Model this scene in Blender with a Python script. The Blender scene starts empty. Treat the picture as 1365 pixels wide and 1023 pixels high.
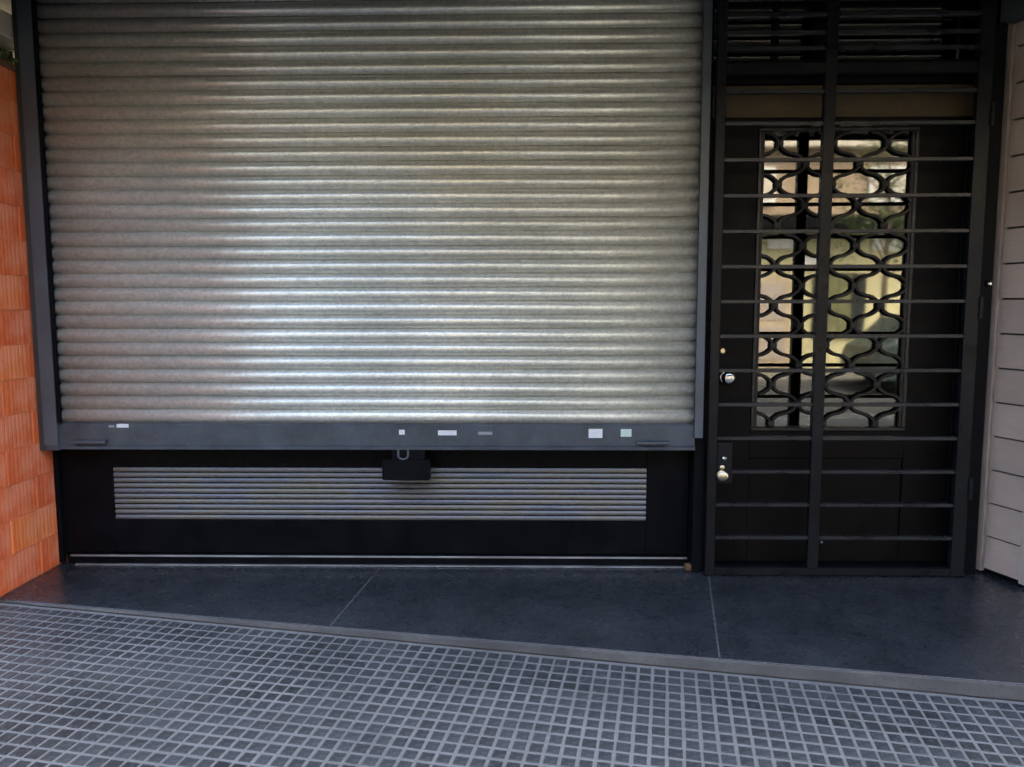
import bpy, bmesh, math, random
from mathutils import Vector, Matrix
random.seed(7)
R = math.radians
scene = bpy.context.scene
col = scene.collection

# ------------------------------------------------------------------ camera
cam_d = bpy.data.cameras.new('camera')
cam = bpy.data.objects.new('camera', cam_d); col.objects.link(cam)
scene.camera = cam
F_PX, W_PX = 1050.0, 1365.0
cam_d.sensor_fit = 'HORIZONTAL'; cam_d.sensor_width = 36.0
cam_d.lens = 36.0 * F_PX / W_PX
cam_d.clip_start = 0.05; cam_d.clip_end = 2000
pt, yw, rl = R(5.9), R(1.17), R(-0.12)
fw = Vector((-math.sin(yw)*math.cos(pt), math.cos(yw)*math.cos(pt), -math.sin(pt)))
rt = Vector((math.cos(yw), math.sin(yw), 0)); up = rt.cross(fw)
rt2 = rt*math.cos(rl) + up*math.sin(rl); up2 = up*math.cos(rl) - rt*math.sin(rl)
m = Matrix((rt2, up2, -fw)).transposed().to_4x4()
m.translation = Vector((0, -4.218, 1.44))
cam.matrix_world = m

# ------------------------------------------------------------------ sky, sun, exposure
SUN_EL, SUN_AZ = R(60), R(40)          # from behind the shop, to its right
world = bpy.data.worlds.new('World'); scene.world = world; world.use_nodes = True
wn = world.node_tree; wn.nodes.clear()
sky = wn.nodes.new('ShaderNodeTexSky'); sky.sky_type = 'NISHITA'; sky.sun_disc = False
sky.sun_elevation = SUN_EL; sky.sun_rotation = SUN_AZ
sky.air_density = 1.0; sky.dust_density = 8.0; sky.ozone_density = 1.0
bg = wn.nodes.new('ShaderNodeBackground'); bg.inputs['Strength'].default_value = 0.15
wo = wn.nodes.new('ShaderNodeOutputWorld')
wn.links.new(sky.outputs[0], bg.inputs['Color']); wn.links.new(bg.outputs[0], wo.inputs['Surface'])
sun_d = bpy.data.lights.new('sun', 'SUN'); sun_d.energy = 0.6; sun_d.angle = R(15); sun_d.color = (1, .96, .90)
sun = bpy.data.objects.new('sun', sun_d); col.objects.link(sun)
sv = Vector((math.sin(SUN_AZ)*math.cos(SUN_EL), math.cos(SUN_AZ)*math.cos(SUN_EL), math.sin(SUN_EL)))
sun.rotation_euler = sv.to_track_quat('Z', 'Y').to_euler(); sun.location = (0, 6, 14)
vs = scene.view_settings
vs.view_transform = 'Standard'; vs.look = 'None'; vs.gamma = 1; vs.use_curve_mapping = False
vs.exposure = 3.3
scene.render.engine = 'CYCLES'
scene.cycles.max_bounces = 10; scene.cycles.diffuse_bounces = 6; scene.cycles.glossy_bounces = 5
scene.cycles.transparent_max_bounces = 12
scene.cycles.sample_clamp_indirect = 6.0
scene.cycles.caustics_reflective = False; scene.cycles.caustics_refractive = False
scene.cycles.use_denoising = True

# ------------------------------------------------------------------ materials
class NT:
    def __init__(s, name):
        s.m = bpy.data.materials.new(name); s.m.use_nodes = True
        s.t = s.m.node_tree; s.b = s.t.nodes['Principled BSDF']
    def n(s, typ, **kw):
        o = s.t.nodes.new(typ)
        for k, v in kw.items(): setattr(o, k, v)
        return o
    def l(s, a, b): s.t.links.new(a, b)
    def coords(s, scale=(1, 1, 1)):
        c = s.n('ShaderNodeTexCoord'); mp = s.n('ShaderNodeMapping')
        s.l(c.outputs['Object'], mp.inputs['Vector']); mp.inputs['Scale'].default_value = scale
        return mp.outputs['Vector']
    def noise(s, vec, scale, detail=4, rough=.55):
        o = s.n('ShaderNodeTexNoise'); o.inputs['Scale'].default_value = scale
        o.inputs['Detail'].default_value = detail; o.inputs['Roughness'].default_value = rough
        if vec is not None: s.l(vec, o.inputs['Vector'])
        return o.outputs['Fac']
    def ramp(s, fac, stops):
        o = s.n('ShaderNodeValToRGB'); e = o.color_ramp.elements
        while len(e) < len(stops): e.new(.5)
        for i, (p, c) in enumerate(stops):
            e[i].position = p; e[i].color = (*c, 1) if len(c) == 3 else c
        s.l(fac, o.inputs['Fac']); return o.outputs['Color']
    def mix(s, fac, a, b, mode='MIX'):
        o = s.n('ShaderNodeMix', data_type='RGBA', blend_type=mode)
        if isinstance(fac, (int, float)): o.inputs[0].default_value = fac
        else: s.l(fac, o.inputs[0])
        for sock, v in ((o.inputs[6], a), (o.inputs[7], b)):
            if isinstance(v, tuple): sock.default_value = (*v, 1)
            else: s.l(v, sock)
        return o.outputs[2]
    def math(s, op, a, b=0.0):
        o = s.n('ShaderNodeMath', operation=op)
        for i, v in enumerate((a, b)):
            if isinstance(v, (int, float)): o.inputs[i].default_value = v
            else: s.l(v, o.inputs[i])
        return o.outputs[0]
    def bump(s, h, strength=.3, dist=.002):
        o = s.n('ShaderNodeBump'); o.inputs['Strength'].default_value = strength
        o.inputs['Distance'].default_value = dist
        s.l(h, o.inputs['Height']); s.l(o.outputs['Normal'], s.b.inputs['Normal'])
    def rnd(s): return s.n('ShaderNodeObjectInfo').outputs['Random']
    def base(s, c):
        if isinstance(c, tuple): s.b.inputs['Base Color'].default_value = (*c, 1)
        else: s.l(c, s.b.inputs['Base Color'])
    def rough(s, r):
        if isinstance(r, (int, float)): s.b.inputs['Roughness'].default_value = r
        else: s.l(r, s.b.inputs['Roughness'])

def dusty(name, c, rough=.5, metal=0.0, var=.25, dust=(.3, .28, .25), dustamt=.15, scale=6, bump=.15):
    """paint / metal / plaster with mottling, dust specks and a little relief"""
    k = NT(name); v = k.coords()
    n1 = k.noise(v, scale, 5); n2 = k.noise(v, scale*9, 3)
    lo = tuple(x*(1-var) for x in c); hi = tuple(min(1, x*(1+var)) for x in c)
    cc = k.ramp(n1, [(.3, lo), (.7, hi)])
    if dustamt:
        d = k.ramp(n2, [(.55, (0, 0, 0)), (.75, (dustamt,)*3)])
        cc = k.mix(d, cc, dust)
    k.base(cc)
    k.rough(k.ramp(n1, [(.3, (max(0, rough-.08),)*3), (.7, (min(1, rough+.1),)*3)]))
    k.b.inputs['Metallic'].default_value = metal
    if bump: k.bump(n2, bump, .002)
    return k.m

def make_galv():
    k = NT('galvanised_slat'); v = k.coords(); loc = k.n('ShaderNodeObjectInfo').outputs['Location']
    add = k.n('ShaderNodeVectorMath', operation='ADD'); k.l(v, add.inputs[0]); k.l(loc, add.inputs[1]); w = add.outputs[0]
    mp = k.n('ShaderNodeMapping'); k.l(w, mp.inputs['Vector']); mp.inputs['Scale'].default_value = (1, 1, 1.6)
    big = k.noise(w, 1.6, 4); spangle = k.n('ShaderNodeTexVoronoi'); spangle.inputs['Scale'].default_value = 75; k.l(w, spangle.inputs['Vector'])
    mid = k.noise(mp.outputs[0], 26, 5, .65); fine = k.noise(w, 150, 3, .6)
    cc = k.ramp(big, [(.3, (.66, .675, .605)), (.7, (.86, .875, .79))])
    sp = k.n('ShaderNodeSeparateColor'); k.l(spangle.outputs['Color'], sp.inputs[0])
    cc = k.mix(.5, cc, k.ramp(sp.outputs[0], [(0, (.62, .62, .61)), (1, (1, 1, 1))]), 'MULTIPLY')
    cc = k.mix(k.ramp(mid, [(.50, (0, 0, 0)), (.78, (.55,)*3)]), cc, (.40, .395, .35))
    cc = k.mix(k.ramp(fine, [(.55, (0, 0, 0)), (.75, (.5,)*3)]), cc, (.88, .88, .86))
    cc = k.mix(1.0, cc, k.ramp(k.rnd(), [(0, (.84, .835, .82)), (1, (1.0, 1.0, 1.0))]), 'MULTIPLY')
    k.base(cc); k.b.inputs['Metallic'].default_value = .54
    k.rough(k.ramp(mid, [(.3, (.29,)*3), (.7, (.40,)*3)]))
    k.bump(k.math('ADD', k.noise(w, 7, 2), k.math('MULTIPLY', k.noise(w, 48, 3), .14)), .26, .006)
    return k.m

def make_louvre():
    k = NT('brushed_aluminium'); v = k.coords((.5, 1, 6)); a = k.noise(v, 4, 4)
    k.base(k.ramp(a, [(.3, (.085, .094, .122)), (.48, (.128, .128, .13)), (.62, (.135, .124, .090)), (.78, (.15, .16, .19))]))
    k.b.inputs['Metallic'].default_value = .6; k.rough(.4); k.bump(a, .15, .002)
    return k.m

def make_black(name='black_enamel', c=(.0026, .003, .004), rough=.42, spec=.08):
    k = NT(name); v = k.coords(); a = k.noise(v, 7, 5); b = k.noise(v, 70, 3); s_ = k.noise(k.coords((1, 1, .25)), 24, 4)
    cc = k.ramp(a, [(.3, c), (.75, tuple(x*1.9 for x in c))])
    d = k.ramp(s_, [(.6, (0, 0, 0)), (.85, (.08,)*3)])
    cc = k.mix(d, cc, (.03, .03, .03)); k.base(cc)
    k.rough(k.ramp(a, [(.3, (rough-.08,)*3), (.7, (rough+.14,)*3)])); k.bump(b, .12, .001); k.b.inputs['Specular IOR Level'].default_value = spec
    return k.m

def make_terracotta():
    k = NT('combed_terracotta'); v = k.coords(); vs_ = k.coords((1, 14, 1.1))
    big = k.noise(v, 5, 3); st = k.noise(vs_, 2.2, 4, .6); fine = k.noise(v, 90, 3)
    cc = k.ramp(k.rnd(), [(0, (.62, .10, .024)), (.35, (.76, .14, .030)), (.65, (.84, .21, .040)), (1, (.70, .12, .034))])
    cc = k.mix(k.ramp(st, [(.38, (0, 0, 0)), (.7, (.65,)*3)]), cc, (.60, .11, .034))
    cc = k.mix(k.ramp(big, [(.45, (0, 0, 0)), (.64, (.42,)*3)]), cc, (.86, .38, .23))
    k.base(cc); k.rough(.85); k.bump(k.math('ADD', st, k.math('MULTIPLY', fine, .5)), .5, .004)
    return k.m

def make_slab():
    k = NT('dark_honed_stone'); v = k.coords()
    a = k.noise(v, 3.2, 6, .6); b = k.noise(v, 16, 5, .6); sp = k.noise(v, 130, 2, .4); w = k.noise(v, 42, 3, .7)
    cc = k.ramp(a, [(.3, (.013, .016, .020)), (.7, (.030, .034, .040))])
    cc = k.mix(k.ramp(b, [(.5, (0, 0, 0)), (.85, (.18,)*3)]), cc, (.08, .084, .092))
    cc = k.mix(k.ramp(sp, [(.66, (0, 0, 0)), (.74, (.4,)*3)]), cc, (.15, .155, .16))
    cc = k.mix(k.ramp(w, [(.69, (0, 0, 0)), (.74, (.8,)*3)]), cc, (.30, .31, .31))
    k.base(cc); k.rough(k.ramp(b, [(.3, (.22,)*3), (.75, (.36,)*3)])); k.bump(sp, .10, .001)
    return k.m

def make_pave(name, lo, hi, spec, rough):
    k = NT(name); v = k.coords(); a = k.noise(v, 2.4, 6, .6); b = k.noise(v, 55, 4, .6)
    cc = k.ramp(a, [(.3, lo), (.7, hi)])
    cc = k.mix(k.ramp(b, [(.5, (0, 0, 0)), (.75, (.45,)*3)]), cc, spec)
    k.base(cc); k.rough(rough); k.bump(b, .4, .003)
    return k.m

def make_pad():
    k = NT('dark_pad'); v = k.coords(); b = k.noise(v, 60, 4, .6); a = k.noise(v, 2.0, 5)
    g = k.n('ShaderNodeNewGeometry'); isl = g.outputs['Random Per Island']
    f_ = k.math('ADD', k.math('MULTIPLY', isl, .5), k.math('MULTIPLY', k.rnd(), .5))
    cc = k.ramp(f_, [(.1, (.014, .017, .020)), (.9, (.038, .044, .049))])
    cc = k.mix(k.ramp(a, [(.45, (0, 0, 0)), (.75, (.5,)*3)]), cc, (.070, .077, .083))
    cc = k.mix(k.ramp(b, [(.52, (0, 0, 0)), (.78, (.5,)*3)]), cc, (.14, .148, .155))
    k.base(cc); k.rough(.55); k.bump(b, .4, .002)
    return k.m

def make_glass():
    k = NT('reflective_door_glass'); t = k.t; t.nodes.remove(k.b)
    o = [n for n in t.nodes if n.type == 'OUTPUT_MATERIAL'][0]
    gl = k.n('ShaderNodeBsdfGlossy'); gl.inputs['Roughness'].default_value = .03; gl.inputs['Color'].default_value = (.95, .95, .88, 1)
    tr = k.n('ShaderNodeBsdfTransparent'); tr.inputs['Color'].default_value = (.45, .47, .44, 1)
    fr = k.n('ShaderNodeFresnel'); fr.inputs['IOR'].default_value = 1.9
    mx = k.n('ShaderNodeMixShader'); k.l(k.math('ADD', fr.outputs[0], .10), mx.inputs[0])
    nz = k.noise(k.coords((1, 1, .6)), 2.2, 2)
    bp = k.n('ShaderNodeBump'); bp.inputs['Strength'].default_value = .05; bp.inputs['Distance'].default_value = .01
    k.l(nz, bp.inputs['Height']); k.l(bp.outputs[0], gl.inputs['Normal'])
    k.l(tr.outputs[0], mx.inputs[1]); k.l(gl.outputs[0], mx.inputs[2]); k.l(mx.outputs[0], o.inputs['Surface'])
    return k.m

def make_leaf(name, a, b):
    k = NT(name); n = k.noise(k.coords(), 2.5, 3); g = k.n('ShaderNodeNewGeometry').outputs['Random Per Island']
    k.base(k.mix(g, k.ramp(n, [(.35, a), (.7, b)]), b)); k.rough(.6)
    return k.m

def make_siding():
    k = NT('tan_board'); v = k.coords((1, 1, 1)); gr = k.noise(k.coords((2, 2, 26)), 6, 5, .6); a = k.noise(v, 3, 5)
    cc = k.ramp(a, [(.3, (.39, .305, .25)), (.7, (.49, .385, .315))])
    cc = k.mix(k.ramp(gr, [(.45, (0, 0, 0)), (.75, (.35,)*3)]), cc, (.28, .215, .175))
    cc = k.mix(1.0, cc, k.ramp(k.rnd(), [(0, (.88, .88, .88)), (1, (1, 1, 1))]), 'MULTIPLY')
    k.base(cc); k.rough(.62); k.bump(gr, .25, .002)
    return k.m

def make_print(name, c, ink):
    k = NT(name); v = k.coords((260, 1, 300)); a = k.noise(v, 1, 2); b = k.noise(k.coords(), 18, 3)
    cc = k.mix(k.ramp(a, [(.50, (0, 0, 0)), (.58, (.55,)*3)]), c, ink)
    cc = k.mix(k.ramp(b, [(.5, (0, 0, 0)), (.75, (.35,)*3)]), cc, (.35, .34, .32)); k.base(cc); k.rough(.5)
    return k.m

M = dict(
    galv=make_galv(), louvre=make_louvre(), black=make_black(), terra=make_terracotta(), slab=make_slab(),
    stall=make_black('black_panel_paint', (.0024, .0026, .0035), .36, .07),
    gate=make_black('black_gate_paint', (.0048, .0053, .0065), .32, .18),
    gbar=make_black('highlight_bar_paint', (.011, .012, .014), .30, .40),  # lighter and glossier than the gate paint, to brighten the bar-top highlights
    guide=dusty('blue_grey_guide_paint', (.070, .085, .102), .42, .1, .15, dustamt=.06, scale=5),
    bar=dusty('slate_bar_paint', (.050, .061, .075), .38, .1, .25, dustamt=.08, scale=7),
    door=make_black('dark_brown_door_paint', (.0040, .0034, .0033), .45, .09),
    dfr=dusty('door_glazing_bead', (.010, .0092, .008), .45, 0, .25, dustamt=.1),
    ochre=dusty('ochre_timber', (.055, .036, .011), .7, 0, .3, dustamt=.1, scale=9),
    iron=dusty('wrought_iron', (.011, .010, .009), .5, .3, .3, dustamt=.1),
    steel=dusty('polished_steel', (.72, .71, .68), .18, 1, .08, dustamt=0, bump=0),
    brass=dusty('worn_brass', (.55, .48, .34), .3, 1, .15, dustamt=.1, bump=0),
    mortar=dusty('pale_mortar', (.62, .19, .08), .9, 0, .2, dustamt=.1, scale=14, bump=.5),
    cream=dusty('cream_render', (.55, .50, .40), .85, 0, .12, dustamt=.15, bump=.3),
    trim=dusty('tan_metal_trim', (.43, .355, .30), .5, 0, .12, dustamt=.2),
    siding=make_siding(),
    under=dusty('dark_backing', (.05, .045, .04), .9, 0, .2, dustamt=0),
    riser=make_pave('worn_concrete_riser', (.040, .040, .040), (.105, .103, .098), (.035, .034, .033), .85),
    grout=make_pave('pale_cement_grid', (.094, .100, .102), (.155, .163, .165), (.21, .218, .218), .8),
    pad=make_pad(),
    glass=make_glass(),
    sticker=make_print('white_sticker', (.74, .76, .78), (.30, .31, .36)),
    green_sticker=make_print('pale_green_sticker', (.55, .70, .62), (.20, .32, .28)),
    faint=dusty('worn_sticker', (.24, .26, .28), .5, 0, .2, dustamt=.2, scale=60, bump=0),
    rust=dusty('rusty_bracket', (.16, .085, .04), .85, .2, .4, dustamt=.2, scale=30),
    soffit=dusty('dark_soffit', (.030, .027, .024), .8, 0, .2, dustamt=.05),
    beam=dusty('teal_grey_beam', (.035, .045, .045), .6, 0, .2, dustamt=.1),
    inner=dusty('hall_plaster', (.16, .13, .09), .9, 0, .2, dustamt=0),
    alu=dusty('aluminium_strip', (.36, .37, .38), .4, .7, .2, dustamt=.2),
    road=make_pave('asphalt', (.014, .014, .015), (.026, .026, .026), (.04, .04, .04), .95),
    kerb=dusty('concrete_kerb', (.11, .107, .10), .9, 0, .15, dustamt=.2, bump=.4),
    path=dusty('concrete_path', (.10, .095, .075), .9, 0, .15, dustamt=.2, bump=.4, scale=2),
    lawn=dusty('dry_lawn', (.16, .155, .12), .95, 0, .35, dustamt=0, scale=3, bump=.5),
    yellow=dusty('yellow_render', (.58, .53, .30), .9, 0, .12, dustamt=.1, scale=2, bump=.3),
    orange=dusty('orange_brown_render', (.36, .27, .18), .9, 0, .2, dustamt=.1, scale=2, bump=.3),
    pgrey=dusty('pale_grey_render', (.25, .25, .235), .9, 0, .12, dustamt=.1, scale=2, bump=.3),
    pgrey2=dusty('grey_render', (.20, .205, .20), .9, 0, .12, dustamt=.1, scale=2, bump=.3),
    peach=dusty('peach_door_paint', (.50, .40, .26), .6, 0, .15, dustamt=.1),
    olive=dusty('olive_blind', (.16, .16, .07), .7, 0, .3, dustamt=.1),
    white=dusty('white_paint', (.78, .77, .73), .6, 0, .06, dustamt=.05),
    dglass=dusty('dark_window_glass', (.02, .024, .028), .08, 0, .2, dustamt=0, bump=0),
    carpaint=dusty('dark_green_car_paint', (.035, .05, .045), .3, .1, .1, dustamt=0, bump=0),
    tyre=dusty('tyre_rubber', (.02, .02, .02), .8, 0, .2, dustamt=.1),
    lampglass=dusty('opal_glass', (.75, .74, .70), .25, 0, .04, dustamt=0, bump=0),
    leaf=make_leaf('leaf_green', (.05, .085, .025), (.10, .14, .04)),
    bark=dusty('bark', (.12, .09, .065), .95, 0, .3, dustamt=0, scale=20, bump=.8),
)

# ------------------------------------------------------------------ mesh helpers
def box(bm, x0, x1, y0, y1, z0, z1, bev=0.0, seg=1):
    vs_ = [bm.verts.new(p) for p in ((x0, y0, z0), (x1, y0, z0), (x1, y1, z0), (x0, y1, z0),
                                     (x0, y0, z1), (x1, y0, z1), (x1, y1, z1), (x0, y1, z1))]
    fs = [bm.faces.new([vs_[i] for i in q]) for q in ((0, 3, 2, 1), (4, 5, 6, 7), (0, 1, 5, 4), (1, 2, 6, 5), (2, 3, 7, 6), (3, 0, 4, 7))]
    if bev:
        es = {e for f_ in fs for e in f_.edges}
        bmesh.ops.bevel(bm, geom=list(es), offset=bev, segments=seg, affect='EDGES', profile=.5)
    return vs_
def prism_x(bm, prof, x0, x1, caps=True):
    """closed (y,z) profile swept along x"""
    a = [bm.verts.new((x0, y, z)) for y, z in prof]; b = [bm.verts.new((x1, y, z)) for y, z in prof]
    n = len(prof)
    for i in range(n):
        j = (i+1) % n; bm.faces.new((a[i], a[j], b[j], b[i]))
    if caps: bm.faces.new(a[::-1]); bm.faces.new(b)
def prism_z(bm, prof, z0, z1):
    a = [bm.verts.new((x, y, z0)) for x, y in prof]; b = [bm.verts.new((x, y, z1)) for x, y in prof]
    n = len(prof)
    for i in range(n):
        j = (i+1) % n; bm.faces.new((a[i], a[j], b[j], b[i]))
    bm.faces.new(a[::-1]); bm.faces.new(b)
def tube(bm, pts, r, n=8, caps=True):
    rings = []; k = len(pts); pts = [Vector(p) for p in pts]
    for i, p in enumerate(pts):
        t = (pts[min(i+1, k-1)] - pts[max(i-1, 0)]).normalized()
        ref = Vector((0, 1, 0)) if abs(t.y) < .9 else Vector((1, 0, 0))
        u = t.cross(ref).normalized(); v = t.cross(u)
        rr = r[i] if isinstance(r, (list, tuple)) else r
        rings.append([bm.verts.new(p + (u*math.cos(2*math.pi*q/n) + v*math.sin(2*math.pi*q/n))*rr) for q in range(n)])
    for a, b in zip(rings, rings[1:]):
        for q in range(n): bm.faces.new((a[q], a[(q+1) % n], b[(q+1) % n], b[q]))
    if caps: bm.faces.new(rings[0][::-1]); bm.faces.new(rings[-1])
def lathe_y(bm, c, prof, n=20):
    """profile of (radius, dy) turned round an axis along y through c"""
    rings = []
    for r_, dy in prof:
        rings.append([bm.verts.new((c[0]+r_*math.cos(2*math.pi*q/n), c[1]+dy, c[2]+r_*math.sin(2*math.pi*q/n))) for q in range(n)])
    for a, b in zip(rings, rings[1:]):
        for q in range(n): bm.faces.new((a[q], a[(q+1) % n], b[(q+1) % n], b[q]))
    bm.faces.new(rings[0][::-1]); bm.faces.new(rings[-1])
def obj(name, bm, mat, parent=None, smooth=False):
    bmesh.ops.recalc_face_normals(bm, faces=bm.faces)
    me = bpy.data.meshes.new(name); bm.to_mesh(me); bm.free()
    if smooth:
        for p in me.polygons: p.use_smooth = True
    me.materials.append(M[mat] if isinstance(mat, str) else mat)
    o = bpy.data.objects.new(name, me); col.objects.link(o)
    if parent is not None: o.parent = parent; o.matrix_parent_inverse = parent.matrix_world.inverted()
    return o
def auto_smooth(o, ang=35):
    me = o.data
    for p in me.polygons: p.use_smooth = True
    bm = bmesh.new(); bm.from_mesh(me)
    for e in bm.edges:
        if len(e.link_faces) == 2 and e.calc_face_angle(0) > R(ang): e.smooth = False
    bm.to_mesh(me); bm.free(); return o
def bobj(name, dims, mat, parent=None, bev=.002, seg=1):
    bm = bmesh.new(); box(bm, *dims, bev=bev, seg=seg); return obj(name, bm, mat, parent)
def thing(name, label, cat, loc, group=None):
    o = bpy.data.objects.new(name, None); col.objects.link(o); o.location = loc
    o.matrix_world = Matrix.Translation(loc); o.empty_display_size = .1
    return tag(o, label, cat, group)
def tag(o, label=None, cat=None, group=None, kind=None):
    if label: o['label'] = label
    if cat: o['category'] = cat
    if group: o['group'] = group
    if kind: o['kind'] = kind
    return o

# ------------------------------------------------------------------ the ground
A0 = Vector((-2.60, -0.551)); A1 = Vector((1.871, -1.340))           # front edge of the shop step
ed = (A1-A0).normalized(); en = Vector((ed.y, -ed.x))                 # along the edge / towards the street
def edge(x): return A0.y + (x-A0.x)*(A1.y-A0.y)/(A1.x-A0.x)
def pave_z(x, y):
    s_ = (Vector((x, y))-A0).dot(ed); t_ = (Vector((x, y))-A0).dot(en)
    s_ = max(-3.0, min(7.0, s_))
    return -.013 - .0118*s_ - .012*max(0.0, t_)
bm = bmesh.new()
g = [[None]*3 for _ in range(41)]
v_top, v_bot = [], []
xs = [-14 + i for i in range(29)]
for x in xs:
    ye = edge(x) - .0
    v_top.append(bm.verts.new((x, ye, pave_z(x, ye)))); v_bot.append(bm.verts.new((x, -6.6, pave_z(x, -6.6))))
for i in range(len(xs)-1): bm.faces.new((v_bot[i], v_bot[i+1], v_top[i+1], v_top[i]))
pavement = tag(obj('pavement', bm, 'grout'), kind='structure')
# square pads of the footpath tiles, proud of the pale grid between them
PX, PY, WX, WY, PH = .0575, .0625, .0452, .0478, .0028
def pad_verts(s0, t0, jit=True):
    j = .0018 if jit else 0
    w, d = WX/2 + random.uniform(-j, j), WY/2 + random.uniform(-j, j); e = .0025
    c2 = A0 + ed*s0 + en*t0; z = pave_z(c2.x, c2.y)
    out = []
    for k_, (ww, dd, zz) in enumerate(((w, d, -.002), (w, d, PH-.0012), (w-e, d-e, PH))):
        for sx, sy in ((-1, -1), (1, -1), (1, 1), (-1, 1)):
            p2 = A0 + ed*(s0+sx*ww) + en*(t0+sy*dd)
            out.append((p2.x, p2.y, pave_z(p2.x, p2.y) + zz + random.uniform(-.0004, .0004)))
    return out
PF = [(0, 1, 5, 4), (1, 2, 6, 5), (2, 3, 7, 6), (3, 0, 4, 7), (4, 5, 9, 8), (5, 6, 10, 9), (6, 7, 11, 10), (7, 4, 8, 11), (8, 9, 10, 11)]
cam_p = Vector((0, -4.218, 1.44))
cells = []
for i in range(-62, 150):
    for j in range(0, 100):
        s0 = (i+.5)*PX; t0 = .022 + (j+.5)*PY
        c2 = A0 + ed*s0 + en*t0
        if not (-5.2 < c2.x < 6.2 and -6.5 < c2.y): continue
        v = Vector((c2.x, c2.y, pave_z(c2.x, c2.y))) - cam_p
        dz = v.dot(fw); px = 682.5 + 1050*v.dot(rt2)/dz if dz > .1 else -1; py = 511.5 - 1050*v.dot(up2)/dz if dz > .1 else 1e9
        inview = 0 < px < 1365 and py < 1020
        cells.append((0 if inview else 1, v.length, s0, t0))
cells.sort()
proto = None
for n_, (iv, dd, s0, t0) in enumerate(cells[:300]):
    c2 = A0 + ed*s0 + en*t0; z = pave_z(c2.x, c2.y)
    if n_ % 12 == 0 or proto is None:
        vv = [(x-c2.x, y-c2.y, zz-z) for x, y, zz in pad_verts(s0, t0)]
        me = bpy.data.meshes.new('paving_pad'); me.from_pydata(vv, [], PF); me.materials.append(M['pad']); proto = me
    o = bpy.data.objects.new('paving_pad', proto); col.objects.link(o); o.location = (c2.x, c2.y, z); o.parent = pavement
vv, ff = [], []
for iv, dd, s0, t0 in cells[300:]:
    b0 = len(vv); vv += pad_verts(s0, t0); ff += [tuple(b0+q for q in f_) for f_ in PF]
me = bpy.data.meshes.new('paving_pads_beyond'); me.from_pydata(vv, [], ff); me.materials.append(M['pad'])
o = bpy.data.objects.new('paving_pads_beyond', me); col.objects.link(o); o.parent = pavement; o['kind'] = 'stuff'

# step of dark stone slabs in front of the shop
step = bpy.data.objects.new('shop_step', None); col.objects.link(step); tag(step, kind='structure')
J = [(-2.598, .10, -2.598), (-.804, .0, -.889), (.985, .0, .778), (2.62, .0, 2.46), (4.4, .0, 4.2)]
Jb = [-2.598, -.800, .988, 2.70, 4.4]; Jf = [-2.598, -.889, .778, 2.42, 4.1]
gap = .0036
for i in range(4):
    b0, b1, f0, f1 = Jb[i]+(gap if i else 0), Jb[i+1]-gap, Jf[i]+(gap if i else 0), Jf[i+1]-gap
    bm = bmesh.new()
    yb = .02
    prof = [(b0, yb), (f0, edge(f0)+.008), (f1, edge(f1)+.008), (b1, yb)]
    prism_z(bm, prof, -.03, 0.0 - .0006*(i % 2))
    bmesh.ops.bevel(bm, geom=[e for e in bm.edges if all(v.co.z > -.01 for v in e.verts)], offset=.002, segments=1, affect='EDGES')
    obj('stone_slab', bm, 'slab', step)
bm = bmesh.new()                                                        # grout bed and front riser of worn concrete
prism_z(bm, [(-2.598, .018), (-2.598, edge(-2.598)+.02), (4.2, edge(4.2)+.02), (4.2, .018)], -.034, -.0022)
obj('joint_bed', bm, 'riser', step)
bm = bmesh.new(); n = 60
prev = None
for i in range(n+1):
    x = -2.598 + (4.2+2.598)*i/n; w = random.uniform(-.0025, .0025)
    p = Vector((x, edge(x))); q = p + en*(.004+w)
    ring = [bm.verts.new((p.x, p.y+.010, -.003)), bm.verts.new((q.x, q.y, -.006+random.uniform(-.002, .001))),
            bm.verts.new((q.x+en.x*.004, q.y+en.y*.004, pave_z(x, q.y)+.0085)), bm.verts.new((p.x, p.y+.01, pave_z(x, q.y)+.0085))]
    if prev:
        for k_ in range(4): bm.faces.new((prev[k_], prev[(k_+1) % 4], ring[(k_+1) % 4], ring[k_]))
    else: bm.faces.new(ring[::-1])
    prev = ring
bm.faces.new(prev)
obj('riser', bm, 'riser', step)
bm = bmesh.new()                                                        # dark open joint between riser and footpath
prev = None
for i in range(n+1):
    x = -2.598 + (4.2+2.598)*i/n
    p = Vector((x, edge(x)+.012)); q = Vector((x, edge(x))) + en*.004
    ring = [bm.verts.new((p.x, p.y, pave_z(x, q.y)+.010)), bm.verts.new((q.x, q.y, pave_z(x, q.y)+.0088)),
            bm.verts.new((q.x, q.y, pave_z(x, q.y)-.03)), bm.verts.new((p.x, p.y, pave_z(x, q.y)-.03))]
    if prev:
        for k_ in range(4): bm.faces.new((prev[k_], prev[(k_+1) % 4], ring[(k_+1) % 4], ring[k_]))
    else: bm.faces.new(ring[::-1])
    prev = ring
bm.faces.new(prev)
obj('riser_joint', bm, 'under', step)

# street behind the photographer
def sheet(name, x0, x1, y0, y1, z, mat):
    bm = bmesh.new(); bm.faces.new([bm.verts.new(p) for p in ((x0, y0, z), (x1, y0, z), (x1, y1, z), (x0, y1, z))])
    return tag(obj(name, bm, mat), kind='structure')
sheet('ground', -400, 400, -400, 400, -.42, 'lawn')
bm = bmesh.new(); box(bm, -60, 60, -6.8, -6.6, -.40, -.13, bev=.012); tag(obj('kerb', bm, 'kerb'), kind='structure')
sheet('road', -60, 60, -11.8, -6.8, -.27, 'road')
bm = bmesh.new(); box(bm, -60, 60, -12.0, -11.8, -.40, -.14, bev=.012); tag(obj('far_kerb', bm, 'kerb'), kind='structure')
sheet('far_pavement', -60, 60, -14.6, -12.0, -.15, 'path')

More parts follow.
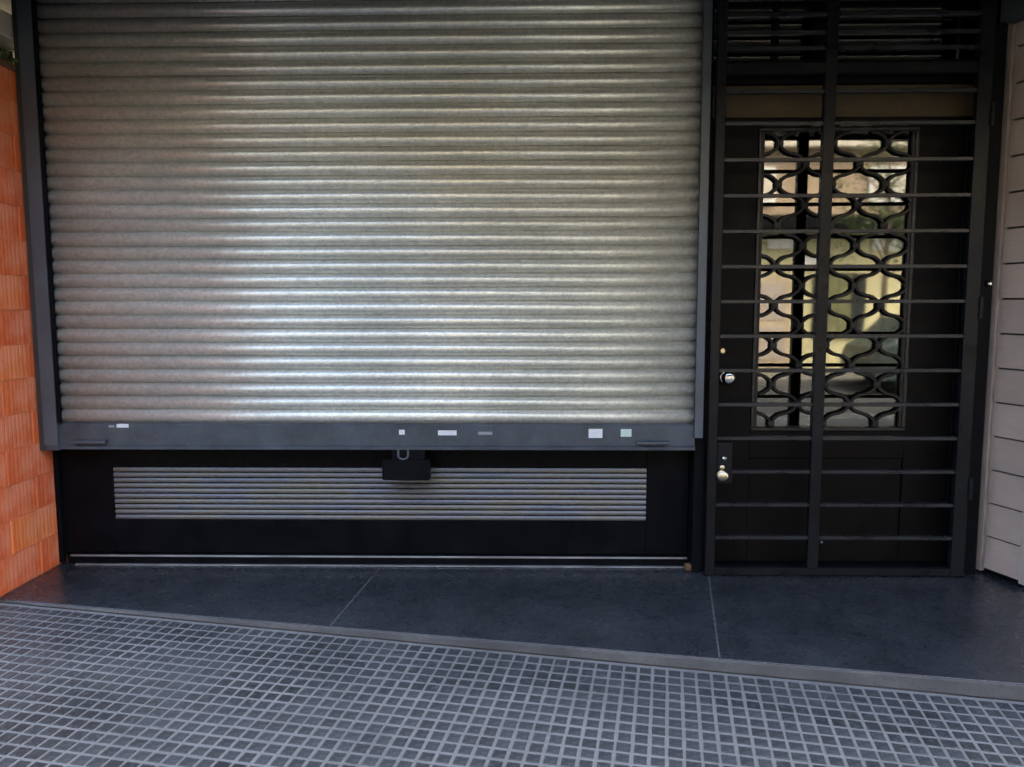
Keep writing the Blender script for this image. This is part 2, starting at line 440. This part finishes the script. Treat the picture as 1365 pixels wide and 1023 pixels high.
# ------------------------------------------------------------------ shop building around the shopfront
sb = thing('shop_building', 'rendered upper storey of the shop above the shutter and canopy', 'building', (0, .3, 0))
bm = bmesh.new(); prism_z(bm, [(-14, 8), (-14, edge(-14)-.50), (9, edge(9)-.50), (9, 8)], 3.01, 13.0); obj('upper_wall', bm, 'cream', sb)
bobj('lintel', (-2.6, 2.62, -.02, .30, 2.965, 3.009), 'beam', sb)
bobj('pier', (-2.62, -2.482, .062, .30, 0, 2.965), 'under', sb)
bobj('back_wall', (-2.48, .93, .14, .30, 0, 2.965), 'under', sb)
hall = bmesh.new()
box(hall, .93, .97, .14, 3.2, 0, 2.965); box(hall, 2.32, 2.36, .14, 3.2, 0, 2.965)
box(hall, .97, 2.32, 3.2, 3.24, 0, 2.965); box(hall, .97, 2.32, .14, 3.2, -.03, 0.0); box(hall, .97, 2.32, .31, 3.2, 2.94, 2.965)
obj('hall_wall', hall, 'inner', sb)
OV = .50                                                               # oversail of the storey above, sized to shade the upper shutter
def front(x): return edge(x) - OV
rc = thing('recess_ceiling', 'dark boarded ceiling over the recessed shop entrance', 'ceiling', (0, -.5, 3.0))
for i in range(16):
    x0 = -2.60 + i*.42; x1 = x0 + .416
    bm = bmesh.new(); prism_z(bm, [(x0, -.03), (x0, front(x0)+.012), (x1, front(x1)+.012), (x1, -.03)], 2.985, 3.008); obj('ceiling_board', bm, 'soffit', rc)
bm = bmesh.new(); prism_z(bm, [(-9, front(-9)+.16), (-9, front(-9)+.015), (8, front(8)+.015), (8, front(8)+.16)], 2.66, 3.0085); obj('sky_block_beam', bm, 'beam', rc)  # unseen beam added to block low sky and darken the upper slats
# ------------------------------------------------------------------ brick wall at the left
XW = -2.60
wl = thing('terracotta_wall', 'orange combed terracotta block wall at the side of the shutter', 'wall', (XW-.12, -.4, 0))
bobj('mortar_core', (XW-.22, XW-.0035, -.585, .13, -.05, 2.60), 'mortar', wl, bev=0)
CH, BL = .1755, .46
def block_mesh(L, H, key, cache={}):
    if key in cache: return cache[key]
    bm = bmesh.new(); n = max(3, int(L/.030)); prof = [(-.04, 0.0)]
    for i in range(n):
        w = L/n; a = L*i/n + random.uniform(-.08, .08)*w
        e = random.uniform(-.0006, .0006)
        prof += [(e-.0009, a+w*.04), (e, a+w*.22), (e, a+w*.70), (e-.0009, a+w*.9)]
    prof[1] = (-.006, 0.0); prof.append((-.006, L)); prof.append((-.04, L))
    prism_z(bm, prof, 0, H)
    bmesh.ops.recalc_face_normals(bm, faces=bm.faces)
    me = bpy.data.meshes.new('terracotta_block'); bm.to_mesh(me); bm.free(); me.materials.append(M['terra']); cache[key] = me
    return me
z = .004; row = 0
while z < 2.6:
    H = min(CH-.005, 2.605-z)
    y = .055 - (0 if row % 2 else BL*.52)
    segs = [(y, .055)] if row % 2 == 0 else []
    while y > -.58:
        y0 = max(-.58, y-BL); segs.append((y0, y)); y = y0
    for (a, b) in segs:
        if b-a < .03: continue
        L = b-a-.005
        o = bpy.data.objects.new('terracotta_block', block_mesh(L, H, (round(L, 3), round(H, 3), random.randint(0, 2)))); col.objects.link(o)
        o.location = (XW+random.uniform(-.002, .0025), a+.0025, z); o.parent = wl; o.matrix_parent_inverse = wl.matrix_world.inverted()
    for a, b in (((XW-.22, XW-.118), (XW-.113, XW-.004)) if row % 2 else ((XW-.22, XW-.004),)):   # street end of the wall
        bobj('terracotta_block', (a, b, -.588, -.5835, z, z+H), 'terra', wl, bev=.0015)
    z += CH; row += 1
bobj('cap_strip', (XW-.24, XW+.008, -.60, .06, 2.606, 2.640), 'rust', wl)
bobj('dark_slot_board', (XW-.20, XW-.13, -.59, .06, 2.6405, 2.7595), 'under', wl, bev=0)  # dark board added behind the slot so the gap reads dark
ln = tag(bobj('concrete_beam', (XW-.30, XW+.004, -.60, .06, 2.76, 2.885), 'cream', bev=.006),
         'cream concrete beam above the orange block wall', 'beam')
# bit of creeper growing in the slot over the wall
cr = thing('creeper', 'small green creeper in the slot above the orange block wall', 'plant', (XW-.05, -.45, 2.64))
bm = bmesh.new()
for i in range(150):
    c = Vector((XW-.05+random.gauss(0, .03), random.uniform(-.56, -.12), 2.645+abs(random.gauss(0, .04))))
    if c.z > 2.75: continue
    a = Vector((random.gauss(0, 1), random.gauss(0, 1), random.gauss(0, 1))).normalized(); b = a.orthogonal().normalized(); s_ = random.uniform(.010, .02)
    bm.faces.new([bm.verts.new(c+a*s_), bm.verts.new(c+b*s_*.6), bm.verts.new(c-a*s_), bm.verts.new(c-b*s_*.6)])
obj('foliage', bm, 'leaf', cr)
bm = bmesh.new(); tube(bm, [(XW-.05, -.57, 2.642), (XW-.06, -.4, 2.652), (XW-.04, -.1, 2.643)], .004, 6); obj('stem', bm, 'bark', cr)

# ------------------------------------------------------------------ roller shutter
SX0, SX1, SY = -2.478, .872, -.115
sh = thing('roller_shutter', 'galvanised steel roller shutter with slate grey bottom bar', 'shutter', (-.8, SY, .66))
P = .0713; Z0 = .806
face = [(.0022, .0042)]; SAG = .0175
for i in range(13):                        # rounded face: circular arc, 61 mm chord, 17.5 mm deep
    u = -1 + 2*i/12; rr = (.0305**2 + SAG**2)/(2*SAG); zz = .0305*math.sin(u*1.0)/math.sin(1.0)
    face.append((-(math.sqrt(rr*rr-zz*zz) - (rr-SAG)), .0355+zz))
prof = face + [(.0055, .0675), (.0055, .0745), (.0085, .0745), (.0085, .066), (.003, .0635)]
prof += [(y+.0022, z-.0012) for y, z in face[11:1:-1]]
prof += [(.0048, .0065), (.0048, .0005), (.0022, .0005)]
sm = []
for k_ in range(3):
    bm = bmesh.new(); prism_x(bm, prof, SX0, SX1); bmesh.ops.recalc_face_normals(bm, faces=bm.faces)
    me = bpy.data.meshes.new('slat'); bm.to_mesh(me); bm.free()
    for p_ in me.polygons: p_.use_smooth = len(p_.vertices) == 4
    me.materials.append(M['galv']); sm.append(me)
for i in range(31):
    z = Z0 + i*P
    if z > 2.96: break
    o = bpy.data.objects.new('slat', sm[i % 3]); col.objects.link(o); o.parent = sh; o.matrix_parent_inverse = sh.matrix_world.inverted()
    o.location = (random.uniform(-.002, .002), SY + random.uniform(-.0008, .0008), z); o.rotation_euler = (random.uniform(-.012, .012), 0, random.uniform(-.0003, .0003))
# bottom bar: folded plate with a lip
bm = bmesh.new()
prism_x(bm, [(SY-.014, .800), (SY-.018, .796), (SY-.018, .690), (SY-.030, .683), (SY-.030, .668), (SY+.02, .668), (SY+.02, .806), (SY-.006, .806)], -2.535, .872)
bb = obj('bottom_bar', bm, 'bar', sh)
yb = SY-.018
def sticker(x, z, w, h, mat, name='sticker', dx=0):
    return bobj(name, (x-w/2, x+w/2, yb-.0012, yb+.0005, z-h/2, z+h/2), mat, bb, bev=0)
def fx(px): return -2.478 + (px-85)/(925-85)*3.35
sticker(fx(540), .760, .030, .026, 'sticker'); sticker(fx(600), .757, .098, .026, 'sticker')
sticker(fx(650), .755, .075, .016, 'faint'); sticker(fx(795), .755, .072, .048, 'sticker'); sticker(fx(835), .758, .056, .040, 'green_sticker')
bm = bmesh.new()
prism_z(bm, [(fx(168)+.025*math.cos(a)*(1+.3*math.sin(3*a)), yb-.001+.0 if False else yb) for a in ()] or [(fx(160), yb-.0012), (fx(176), yb-.0012), (fx(176), yb+.0005), (fx(160), yb+.0005)], .783, .803)
obj('scuffed_label', bm, 'sticker', bb)
sticker(fx(153), .790, .03, .012, 'faint')
for hx in (fx(125), fx(870)):                # low pull handles pressed out of the bar
    bm = bmesh.new()
    prism_x(bm, [(yb+.001, .720), (yb-.024, .712), (yb-.026, .703), (yb-.022, .700), (yb+.001, .705)], hx-.085, hx+.085)
    obj('pull_lip', bm, 'bar', bb)
def guide(x0, x1, z0, edge_w):
    bm = bmesh.new()
    prism_z(bm, [(x0, SY-.040), (x1, SY-.040), (x1, SY-.022), (x1-.012, SY-.022), (x1-.012, SY+.022), (x1, SY+.022), (x1, SY+.05), (x0, SY+.05)] if edge_w > 0 else
            [(x1, SY-.040), (x1, SY+.05), (x0, SY+.05), (x0, SY+.022), (x0+.012, SY+.022), (x0+.012, SY-.022), (x0, SY-.022), (x0, SY-.040)], z0, 2.964)
    return obj('guide_rail', bm, 'guide', sh)
guide(-2.560, -2.488, .690, 1); bobj('dark_slit_strip', (-2.4878, -2.470, SY-.034, SY-.020, .81, 2.964), 'black', sh, bev=0); guide(.866, .908, .735, -1)  # black strip stands in for the shaded slit beside the left guide
bobj('guide_foot', (-2.556, -2.485, SY-.038, SY+.04, .662, .6895), 'bar', sh, bev=.003)
bobj('guide_packer', (-2.597, -2.561, SY-.02, SY+.06, .66, 2.964), 'under', sh, bev=0)
# lock hood hanging under the bar
pl = thing('lock_box', 'black shrouded padlock box hanging under the shutter bottom bar', 'lock', (fx(545), SY, .51))
bm = bmesh.new()
xc = fx(545)
prism_z(bm, [(xc-.118, SY-.045), (xc+.118, SY-.045), (xc+.126, SY-.037), (xc+.126, SY+.015), (xc-.126, SY+.015), (xc-.126, SY-.037)], .508, .617)
bmesh.ops.bevel(bm, geom=bm.edges[:], offset=.004, segments=2, affect='EDGES'); obj('body', bm, 'black', pl)
bobj('lid', (xc-.075, xc+.10, SY-.030, SY+.010, .612, .666), 'black', pl, bev=.004)
bm = bmesh.new(); pts = []
for i in range(13):
    a = math.pi*i/12; pts.append((xc-.012+.026*math.cos(a), SY-.040, .640-.020*math.sin(a)))
pts = [(xc+.014, SY-.036, .668)] + pts + [(xc-.038, SY-.036, .668)]
auto_smooth(obj('shackle', (tube(bm, pts, .006, 8), bm)[1], 'bar', pl))
bobj('keyhole_cover', (xc-.058, xc-.040, SY-.0485, SY-.0445, .545, .585), 'black', pl, bev=.0015)

# ------------------------------------------------------------------ stall riser with louvred vent
st = thing('stall_riser', 'black shopfront base panel with long louvred vent under the shutter', 'panel', (-.8, .02, 0))
VX0, VX1, VZ0, VZ1 = -2.285, .645, .247, .543
bobj('panel', (-2.598, VX0, .0, .06, .06, .70), 'stall', st); bobj('panel', (VX1, .872, .0, .06, .06, .70), 'stall', st)
bobj('panel', (VX0+.001, VX1-.001, .0, .06, .06, VZ0), 'stall', st); bobj('panel', (VX0+.001, VX1-.001, .0, .06, VZ1, .70), 'stall', st)
bobj('window_sill', (-2.53, .872, -.075, .10, .7015, .745), 'black', st)
bobj('base_rail', (-2.55, .868, -.028, .03, .004, .0585), 'stall', st, bev=.004)
bobj('metal_strip', (-2.53, .866, -.034, -.0285, .046, .056), 'alu', st, bev=.001)
bobj('floor_strip', (-2.50, .85, -.050, -.0285, .001, .007), 'alu', st, bev=.001)
bobj('side_strip', (-2.5965, -2.572, -.03, -.001, .01, .70), 'black', st, bev=.002)
vt = bobj('vent', (VX0+.002, VX1-.002, .052, .0585, VZ0+.001, VZ1-.001), 'black', st, bev=0)
NL = 10; lp = (VZ1-VZ0)/NL
for i in range(NL):
    zz = VZ0 + i*lp
    bm = bmesh.new()
    prism_x(bm, [(.010, zz+.0008), (.003, zz+.002), (.001, zz+.006), (.0015, zz+.015), (.006, zz+.0248), (.014, zz+.0268), (.038, zz+.0275), (.038, zz+.0255), (.015, zz+.0248), (.009, zz+.022), (.006, zz+.012)], VX0+.0015, VX1-.0015)
    obj('louvre', bm, 'louvre', vt)
bobj('rusty_bracket', (.845, .905, -.10, -.055, .001, .035), 'rust', st, bev=.006)

# ------------------------------------------------------------------ jambs
jb = thing('door_surround', 'black steel jambs and timber header framing the barred doorway', 'frame', (1.6, 0, 0))
bobj('jamb', (.876, .930, -.11, .13, .002, 2.963), 'black', jb); bobj('jamb', (2.288, 2.386, -.09, .13, .002, 2.963), 'black', jb)
bobj('jamb_cover', (2.290, 2.368, -.125, -.092, .002, 2.963), 'black', jb)
bobj('header_board', (.932, 2.286, -.005, .05, 2.385, 2.545), 'ochre', jb)
bobj('header_beam', (.932, 2.286, -.03, .06, 2.548, 2.645), 'black', jb)
bobj('sill', (.932, 2.286, -.10, .13, .001, .022), 'black', jb)
pg = thing('bell_push', 'tiny bright button on the black jamb beside the tan boards', 'button', (2.345, -.13, 1.53))
bm = bmesh.new(); lathe_y(bm, (2.345, -.1265, 1.53), [(.020, .001), (.020, -.006), (.017, -.010)], 16); obj('base', bm, 'black', pg)
bm = bmesh.new(); lathe_y(bm, (2.347, -.135, 1.528), [(.010, 0), (.010, -.004), (.006, -.008)], 14); auto_smooth(obj('knob', bm, 'steel', pg))

# ------------------------------------------------------------------ transom window over the door
tw = thing('transom_window', 'dark glazed transom with ochre blind above the barred door', 'window', (1.6, 0, 2.65))
bobj('frame', (.932, 2.286, .0, .05, 2.648, 2.672), 'black', tw); bobj('frame', (.932, 2.286, .0, .05, 2.93, 2.962), 'black', tw)
bobj('mullion', (1.462, 1.525, .0, .05, 2.673, 2.929), 'black', tw); bobj('mullion', (1.255, 1.285, .0, .05, 2.673, 2.929), 'black', tw)
for a, b in ((.934, 1.2545), (1.2855, 1.4615), (1.5255, 2.284)):
    bobj('pane', (a, b, .024, .029, 2.673, 2.929), 'glass', tw, bev=0)
for zz in (2.676, 2.725, 2.77, 2.815, 2.86, 2.905):
    bobj('blind_slat', (.975, 1.46, .060, .085, zz, zz+.036), 'ochre', tw, bev=.003)
hl = thing('hall_lamp', 'small white hall light behind the transom glass', 'lamp', (2.0, .38, 2.86))
bm = bmesh.new(); lathe_y(bm, (0, 0, 0), [(.012, -.10), (.075, -.085), (.10, -.03), (.10, .0), (.06, .035), (.03, .04)], 20)
for v in bm.verts: v.co = Vector((2.0+v.co.x*.62, .38+v.co.z*.62, 2.905+v.co.y*.5))
auto_smooth(obj('shade', bm, 'lampglass', hl))
bm = bmesh.new(); tube(bm, [(2.0, .38, 2.922), (2.0, .38, 2.9395)], .012, 8); obj('rod', bm, 'brass', hl)

# ------------------------------------------------------------------ door behind the gate
DX0, DX1 = .960, 2.256
dr = thing('shop_door', 'dark timber door with tall glass behind scrolled ironwork', 'door', (1.6, .02, .03))
GX0, GX1, GZ0, GZ1 = 1.195, 2.020, .748, 2.335
bobj('stile', (DX0, GX0, .0, .045, .026, 2.382), 'door', dr); bobj('stile', (GX1, DX1, .0, .045, .026, 2.382), 'door', dr)
bobj('rail', (GX0+.001, GX1-.001, .0, .045, GZ1, 2.382), 'door', dr); bobj('rail', (GX0+.001, GX1-.001, .0, .045, .60, GZ0), 'door', dr)
bobj('rail', (GX0+.001, GX1-.001, .0, .045, .026, .16), 'door', dr)
bobj('panel', (GX0+.001, GX1-.001, .012, .035, .161, .599), 'door', dr, bev=.004)
bobj('frame_side', (.932, .958, -.01, .05, .026, 2.383), 'black', dr); bobj('frame_side', (2.258, 2.286, -.01, .05, .026, 2.383), 'black', dr)
gp = bobj('glass_pane', (GX0+.001, GX1-.001, .026, .031, GZ0+.001, GZ1-.001), 'glass', dr, bev=0)
for a in ((GX0+.001, GX0+.020, -.008, .0255, GZ0+.02, GZ1-.02), (GX1-.020, GX1-.001, -.008, .0255, GZ0+.02, GZ1-.02),
          (GX0+.001, GX1-.001, -.008, .0255, GZ0+.001, GZ0+.0195), (GX0+.001, GX1-.001, -.008, .0255, GZ1-.0195, GZ1-.001)):
    bobj('glazing_bead', a, 'dfr', dr, bev=.003)
gr = bobj('ironwork', (GX0+.0205, GX0+.034, -.002, .018, GZ0+.0205, GZ1-.0205), 'iron', dr, bev=.002)
for a in ((GX1-.034, GX1-.0205, -.002, .018, GZ0+.0205, GZ1-.0205),): bobj('edge_bar', a, 'iron', gr, bev=.002)
AH, BH = .139, .1048
zk = 2.256
nb = 6; XK0 = 1.307
for i in range(nb+1):
    c = XK0 - AH/2 + i*AH; sgn = 1 if i % 2 == 0 else -1
    run = []; runs = []
    zz = GZ0+.022
    while zz <= GZ1-.021:
        ph = math.cos(math.pi*(zz-zk)/BH); ph = math.copysign(abs(ph)**.62, ph)
        x = c + sgn*AH/2*ph*.93
        if GX0+.026 < x < GX1-.026: run.append((x, .006, zz))
        elif run: runs.append(run); run = []
        zz += .0042
    if run: runs.append(run)
    for rn in runs:
        if len(rn) < 3: continue
        bm = bmesh.new()
        tube(bm, rn[::1], .0092, 6); auto_smooth(obj('scroll_bar', bm, 'iron', gr), 50)
cm = None                                                               # collars where two bars meet
for i in range(nb):
    for j in range(-16, 3):
        z = zk + j*BH; x = XK0 + i*AH
        if (i+j) % 2 == 0 and GX0+.04 < x < GX1-.04 and GZ0+.03 < z < GZ1-.03:
            if cm is None:
                bm = bmesh.new(); box(bm, -.017, .017, -.011, .010, -.013, .013, bev=.002); cm = obj('collar', bm, 'iron', gr)
                cm.location = (x, .006, z); first = cm; continue
            o = first.copy(); col.objects.link(o); o.location = (x, .006, z)
bm = bmesh.new(); lathe_y(bm, (1.060, 0, 1.038), [(.033, .0), (.033, -.006), (.014, -.010), (.013, -.026), (.026, -.032), (.037, -.048), (.035, -.062), (.021, -.071)], 24)
kn = auto_smooth(obj('door_knob', bm, 'steel', dr), 60)
bm = bmesh.new(); lathe_y(bm, (1.036, 0, 1.18), [(.019, 0), (.019, -.006), (.012, -.012)], 18); auto_smooth(obj('lock_cylinder', bm, 'brass', dr))
bobj('label_plate', (1.01, 1.10, -.002, .0, 1.83, 1.90), 'black', dr, bev=0)

# ------------------------------------------------------------------ security gate
sg = thing('security_gate', 'black barred steel security gate in front of the glazed door', 'gate', (1.6, -.15, 0))
GY0, GY1 = -.172, -.132
bobj('stile', (.934, .981, GY0, GY1, .004, 2.96), 'gate', sg, bev=.003); bobj('stile', (2.212, 2.282, GY0, GY1, .004, 2.96), 'gate', sg, bev=.003)
bobj('mullion', (1.466, 1.522, GY0-.002, GY1, .046, 2.955), 'gate', sg, bev=.003)
bobj('bottom_rail', (.982, 2.211, GY0+.001, GY1, .006, .046), 'gate', sg, bev=.003)
bobj('top_rail', (.982, 2.211, GY0+.003, GY1, 2.560, 2.612), 'gate', sg, bev=.003)
bz = [.216+.1762*i for i in range(13)] + [2.497-.012]
bz += [2.690, 2.765, 2.850, 2.93]
for i, z in enumerate(bz):
    for a, b in ((.982, 1.4655), (1.5225, 2.211)):
        dz = random.uniform(-.004, .004)
        o = bobj('bar', (a, b, GY0+.006, GY1-.006, z-.019, z), 'gbar', sg, bev=.0018)
bobj('lock_plate', (.9825, 1.060, GY0-.003, GY1+.004, .500, .716), 'gate', sg, bev=.003)
bm = bmesh.new(); lathe_y(bm, (1.004, GY0-.003, .545), [(.024, 0), (.024, -.006), (.013, -.010), (.013, -.022), (.024, -.030), (.026, -.042), (.016, -.050)], 22)
auto_smooth(obj('gate_knob', bm, 'brass', sg), 60)
bm = bmesh.new(); lathe_y(bm, (1.006, GY0-.003, .583), [(.013, 0), (.013, -.006), (.008, -.009)], 16); auto_smooth(obj('keyhole', bm, 'brass', sg))
bm = bmesh.new(); lathe_y(bm, (1.018, GY0-.003, .632), [(.011, 0), (.011, -.006), (.006, -.010)], 16); auto_smooth(obj('keyhole', bm, 'steel', sg))
for z in (.42, 1.35, 2.30):
    bm = bmesh.new(); tube(bm, [(2.287, GY0-.004, z), (2.287, GY0-.004, z+.11)], .0105, 10); auto_smooth(obj('hinge', bm, 'gate', sg))
bm = bmesh.new(); lathe_y(bm, (1.536, GY0+.006, .186), [(.007, 0), (.007, -.008), (.004, -.010)], 12); obj('bolt', bm, 'bar', sg)

# ------------------------------------------------------------------ tan boarded wall at the right
B0 = Vector((2.396, -.016)); B1 = Vector((2.500, -.330)); B2 = Vector((4.2, -.60))
sw = thing('boarded_wall', 'tan horizontal board cladding on the splayed wall beside the gate', 'wall', (2.5, -.3, 0))
def wall_run(p, q, s0, s1, z0, z1, off0, off1, name, mat, tilt=0.0, parent=sw):
    d = (q-p).normalized(); nrm = Vector((d.y, -d.x))
    if nrm.dot(Vector((-1, -1))) < 0: nrm = -nrm
    bm = bmesh.new()
    vs_ = []
    for s_ in (s0, s1):
        for (o_, z_) in ((off0, z0), (off1+tilt, z0), (off1+tilt, z0+.004), (off1, z1), (off0, z1)):
            w = p + d*s_ + nrm*o_; vs_.append(bm.verts.new((w.x, w.y, z_)))
    for k_ in range(5):
        j = (k_+1) % 5; bm.faces.new((vs_[k_], vs_[j], vs_[5+j], vs_[5+k_]))
    bm.faces.new(vs_[:5][::-1]); bm.faces.new(vs_[5:])
    return obj(name, bm, mat, parent)
L1 = (B1-B0).length; L2 = (B2-B1).length
wall_run(B0, B1, -.02, L1, .035, 2.982, -.10, -.012, 'backing', 'under')
wall_run(B1, B2, .0, L2, .035, 2.982, -.10, -.012, 'backing', 'under')
BZ = .1775
for i in range(16):
    z0 = .036 + i*BZ; z1 = z0+BZ-.010
    wall_run(B0, B1, .099, L1-.030, z0, z1, -.011, .002, 'board', 'siding', tilt=.011)
    s_ = .031
    while s_ < L2:
        e_ = min(L2, s_+random.choice((1.2, 1.8, 2.4)))
        wall_run(B1, B2, s_+.0015, e_-.0015, z0, z1, -.011, .002, 'board', 'siding', tilt=.006); s_ = e_
wall_run(B0, B1, -.004, .082, .012, 2.982, -.011, .014, 'edge_trim', 'trim')
wall_run(B0, B1, .0825, .0985, .03, 2.982, -.011, -.004, 'trim_channel', 'trim')
wall_run(B0, B1, L1-.029, L1+.006, .02, 2.982, -.011, .012, 'corner_trim', 'trim')
wall_run(B1, B2, .001, .030, .02, 2.982, -.011, .012, 'corner_trim', 'trim')
wall_run(B0, B1, .0, L1, -.001, .030, -.09, -.02, 'dark_foot_strip', 'black')  # black strip set back under the boards in place of a shadow gap
wall_run(B1, B2, .0, L2, -.03, .034, -.09, -.02, 'dark_foot_strip', 'black')
bt = thing('ceiling_beam', 'dark teal grey beam over the top of the tan boarded wall', 'beam', (2.6, -1, 2.9))
wall_run(B0, B1, .10, 1.0, 2.80, 2.984, .03, .12, 'beam_box', 'beam', parent=bt)

# neighbouring shopfront beyond the block wall
nbw = tag(bobj('neighbour_wall', (-8, XW-.225, -.16, .10, -.1, 3.008), 'cream', bev=.01), 'plain cream rendered wall beyond the orange block wall', 'wall')

# ------------------------------------------------------------------ across the street (seen in the door glass)
def opposite(name, label, x0, x1, low, high, h, wins, doors, shops, boards, yf):
    ob = thing(name, label, 'building', ((x0+x1)/2, yf, -.15))
    bobj('ground_wall', (x0, x1, -24, yf, -.2, 3.1), low, ob, bev=.02); bobj('upper_wall', (x0, x1, -24, yf-.05, 3.1, h), high, ob, bev=.02)
    bobj('cornice', (x0, x1, -24, yf+.2, 4.95, 5.28), 'cream', ob, bev=.03); bobj('cornice', (x0-.05, x1+.05, -24, yf+.3, h-.3, h+.12), 'cream', ob, bev=.03)
    bobj('fascia', (x0+.05, x1-.05, yf-.02, yf+.5, 3.08, 3.40), 'black', ob, bev=.02)
    for x in wins:
        for z0, z1 in ((3.72, 4.55), (5.8, 7.3)):
            w = bobj('window', (x-.55, x+.55, yf-.06, yf+.02, z0, z1), 'white', ob)
            for a, b in ((x-.47, x-.03), (x+.03, x+.47)): bobj('pane', (a, b, yf+.015, yf+.028, z0+.08, z1-.08), 'dglass' if z0 > 5 else 'cream', w, bev=0)
    for a, b, z0, z1 in boards: bobj('signboard', (a, b, yf, yf+.08, z0, z1), 'white', ob)
    for x in doors:
        d = bobj('door', (x-.42, x+.42, yf, yf+.04, -.14, 2.05), 'peach', ob, bev=.01)
        for z0, z1 in ((.05, .85), (1.0, 1.9)): bobj('door_panel', (x-.3, x+.3, yf+.035, yf+.055, z0, z1), 'trim', d, bev=.01)
    for x in shops:
        w = bobj('shop_window', (x-.6, x+.6, yf-.01, yf+.05, .6, 2.1), 'dfr', ob)
        for k_ in range(4): bobj('pane', (x-.56+.285*k_, x-.30+.285*k_, yf+.045, yf+.055, .66, 2.04), 'olive' if k_ % 3 else 'dglass', w, bev=0)
opposite('opposite_building', 'yellow and orange-brown building with white signboards across the street', 4.5, 10.6, 'yellow', 'orange', 8.0, (5.2, 8.45), (5.75,), (7.3, 9.6),
         ((8.0, 8.9, 2.62, 2.95), (5.6, 6.25, 2.66, 2.92), (6.35, 6.85, 2.30, 2.48)), -14.5)
opposite('opposite_building', 'long pale grey building facing the shop across the street', -32, 4.45, 'pgrey', 'pgrey2', 7.6, (-28, -23, -18, -13, -8.5, -4, .5, 3.2), (-20, -9.6, 2.2), (-25, -15, -6.5, -1.5), ((-4, -2.6, 2.6, 2.9),), -14.6)
opposite('opposite_building', 'taller pale grey building beside the yellow building across the street', 10.65, 36, 'pgrey2', 'pgrey', 8.6, (12.5, 16, 20, 24, 28, 33), (14.5, 26), (18, 22, 30), ((15.5, 17, 2.6, 2.9),), -14.55)
tr = thing('street_tree', 'slender leafy street tree on the far footpath', 'tree', (7.55, -12.7, -.15))
bm = bmesh.new(); tube(bm, [(7.55, -12.7, -.16), (7.57, -12.72, .9), (7.52, -12.68, 1.9), (7.6, -12.7, 3.2), (7.56, -12.7, 4.4)], [.085, .07, .06, .045, .02], 10); obj('trunk', bm, 'bark', tr)
bm = bmesh.new()
for i in range(9):
    a = i*2.4; z = 1.9+i*.24; tube(bm, [(7.55, -12.7, z), (7.55+.45*math.cos(a), -12.7+.45*math.sin(a), z+.4), (7.55+.8*math.cos(a), -12.7+.8*math.sin(a), z+.65)], [.03, .02, .008], 6)
obj('limbs', bm, 'bark', tr)
bm = bmesh.new()
for c_ in range(34):
    a = random.uniform(0, 6.283); z = random.uniform(2.1, 4.9); r_ = random.uniform(.15, 1.0)*(1.1 if z < 4 else .7)
    cc_ = Vector((7.55+r_*math.cos(a), -12.7+r_*math.sin(a), z))
    for q in range(46):
        c = cc_ + Vector((random.gauss(0, .16), random.gauss(0, .16), random.gauss(0, .13)))
        a_ = Vector((random.gauss(0, 1), random.gauss(0, 1), random.gauss(0, .6))).normalized(); b_ = a_.orthogonal().normalized(); s_ = random.uniform(.03, .06)
        bm.faces.new([bm.verts.new(c+a_*s_), bm.verts.new(c+b_*s_*.5), bm.verts.new(c-a_*s_), bm.verts.new(c-b_*s_*.5)])
obj('crown', bm, 'leaf', tr)
# parked car
cr_ = thing('parked_car', 'dark green hatchback parked across the street', 'car', (8.3, -10.85, -.27))
cx0, cy0, cz0 = 8.3, -10.85, -.27
side = [(-2.0, .35), (-2.02, .62), (-1.95, .86), (-1.75, .95), (-1.35, 1.40), (-.9, 1.46), (.25, 1.44), (.95, .95), (1.75, .84), (2.0, .68), (2.02, .36), (1.6, .26), (-1.6, .26)]
bm = bmesh.new(); rings = []
for yy, sc in ((-.82, .96), (-.78, 1), (.78, 1), (.82, .96)):
    rings.append([bm.verts.new((cx0+x, cy0+(yy*(.84 if z > 1.2 else 1)), cz0+(z if sc == 1 else .3+(z-.3)*sc))) for x, z in side])
for a, b in zip(rings, rings[1:]):
    for q in range(len(side)): bm.faces.new((a[q], a[(q+1) % len(side)], b[(q+1) % len(side)], b[q]))
bm.faces.new(rings[0]); bm.faces.new(rings[-1][::-1])
obj('body', bm, 'carpaint', cr_)
for sy in (-1, 1):
    for wx in (((-1.5, 1.0), (-1.2, 1.32), (-.45, 1.36), (-.45, 1.0)), ((-.36, 1.0), (-.36, 1.36), (.2, 1.34), (.72, 1.0))):
        bm = bmesh.new(); va = [bm.verts.new((cx0+x, cy0+sy*(.835 if z < 1.2 else .700), cz0+z)) for x, z in wx]
        vb = [bm.verts.new((cx0+x, cy0+sy*(.80 if z < 1.2 else .66), cz0+z)) for x, z in wx]
        bm.faces.new(va); bm.faces.new(vb[::-1])
        for q in range(4): bm.faces.new((va[q], va[(q+1) % 4], vb[(q+1) % 4], vb[q]))
        obj('side_window', bm, 'dglass', cr_)
    for wx in (-1.25, 1.3):
        bm = bmesh.new(); lathe_y(bm, (cx0+wx, cy0+sy*.74, cz0+.31), [(.19, -.1), (.31, -.1), (.31, .1), (.19, .1)], 24); wh = obj('wheel', bm, 'tyre', cr_)
        bm = bmesh.new(); lathe_y(bm, (cx0+wx, cy0+sy*.74, cz0+.31), [(.185, -.105), (.185, .105)], 20); obj('rim', bm, 'steel', wh)
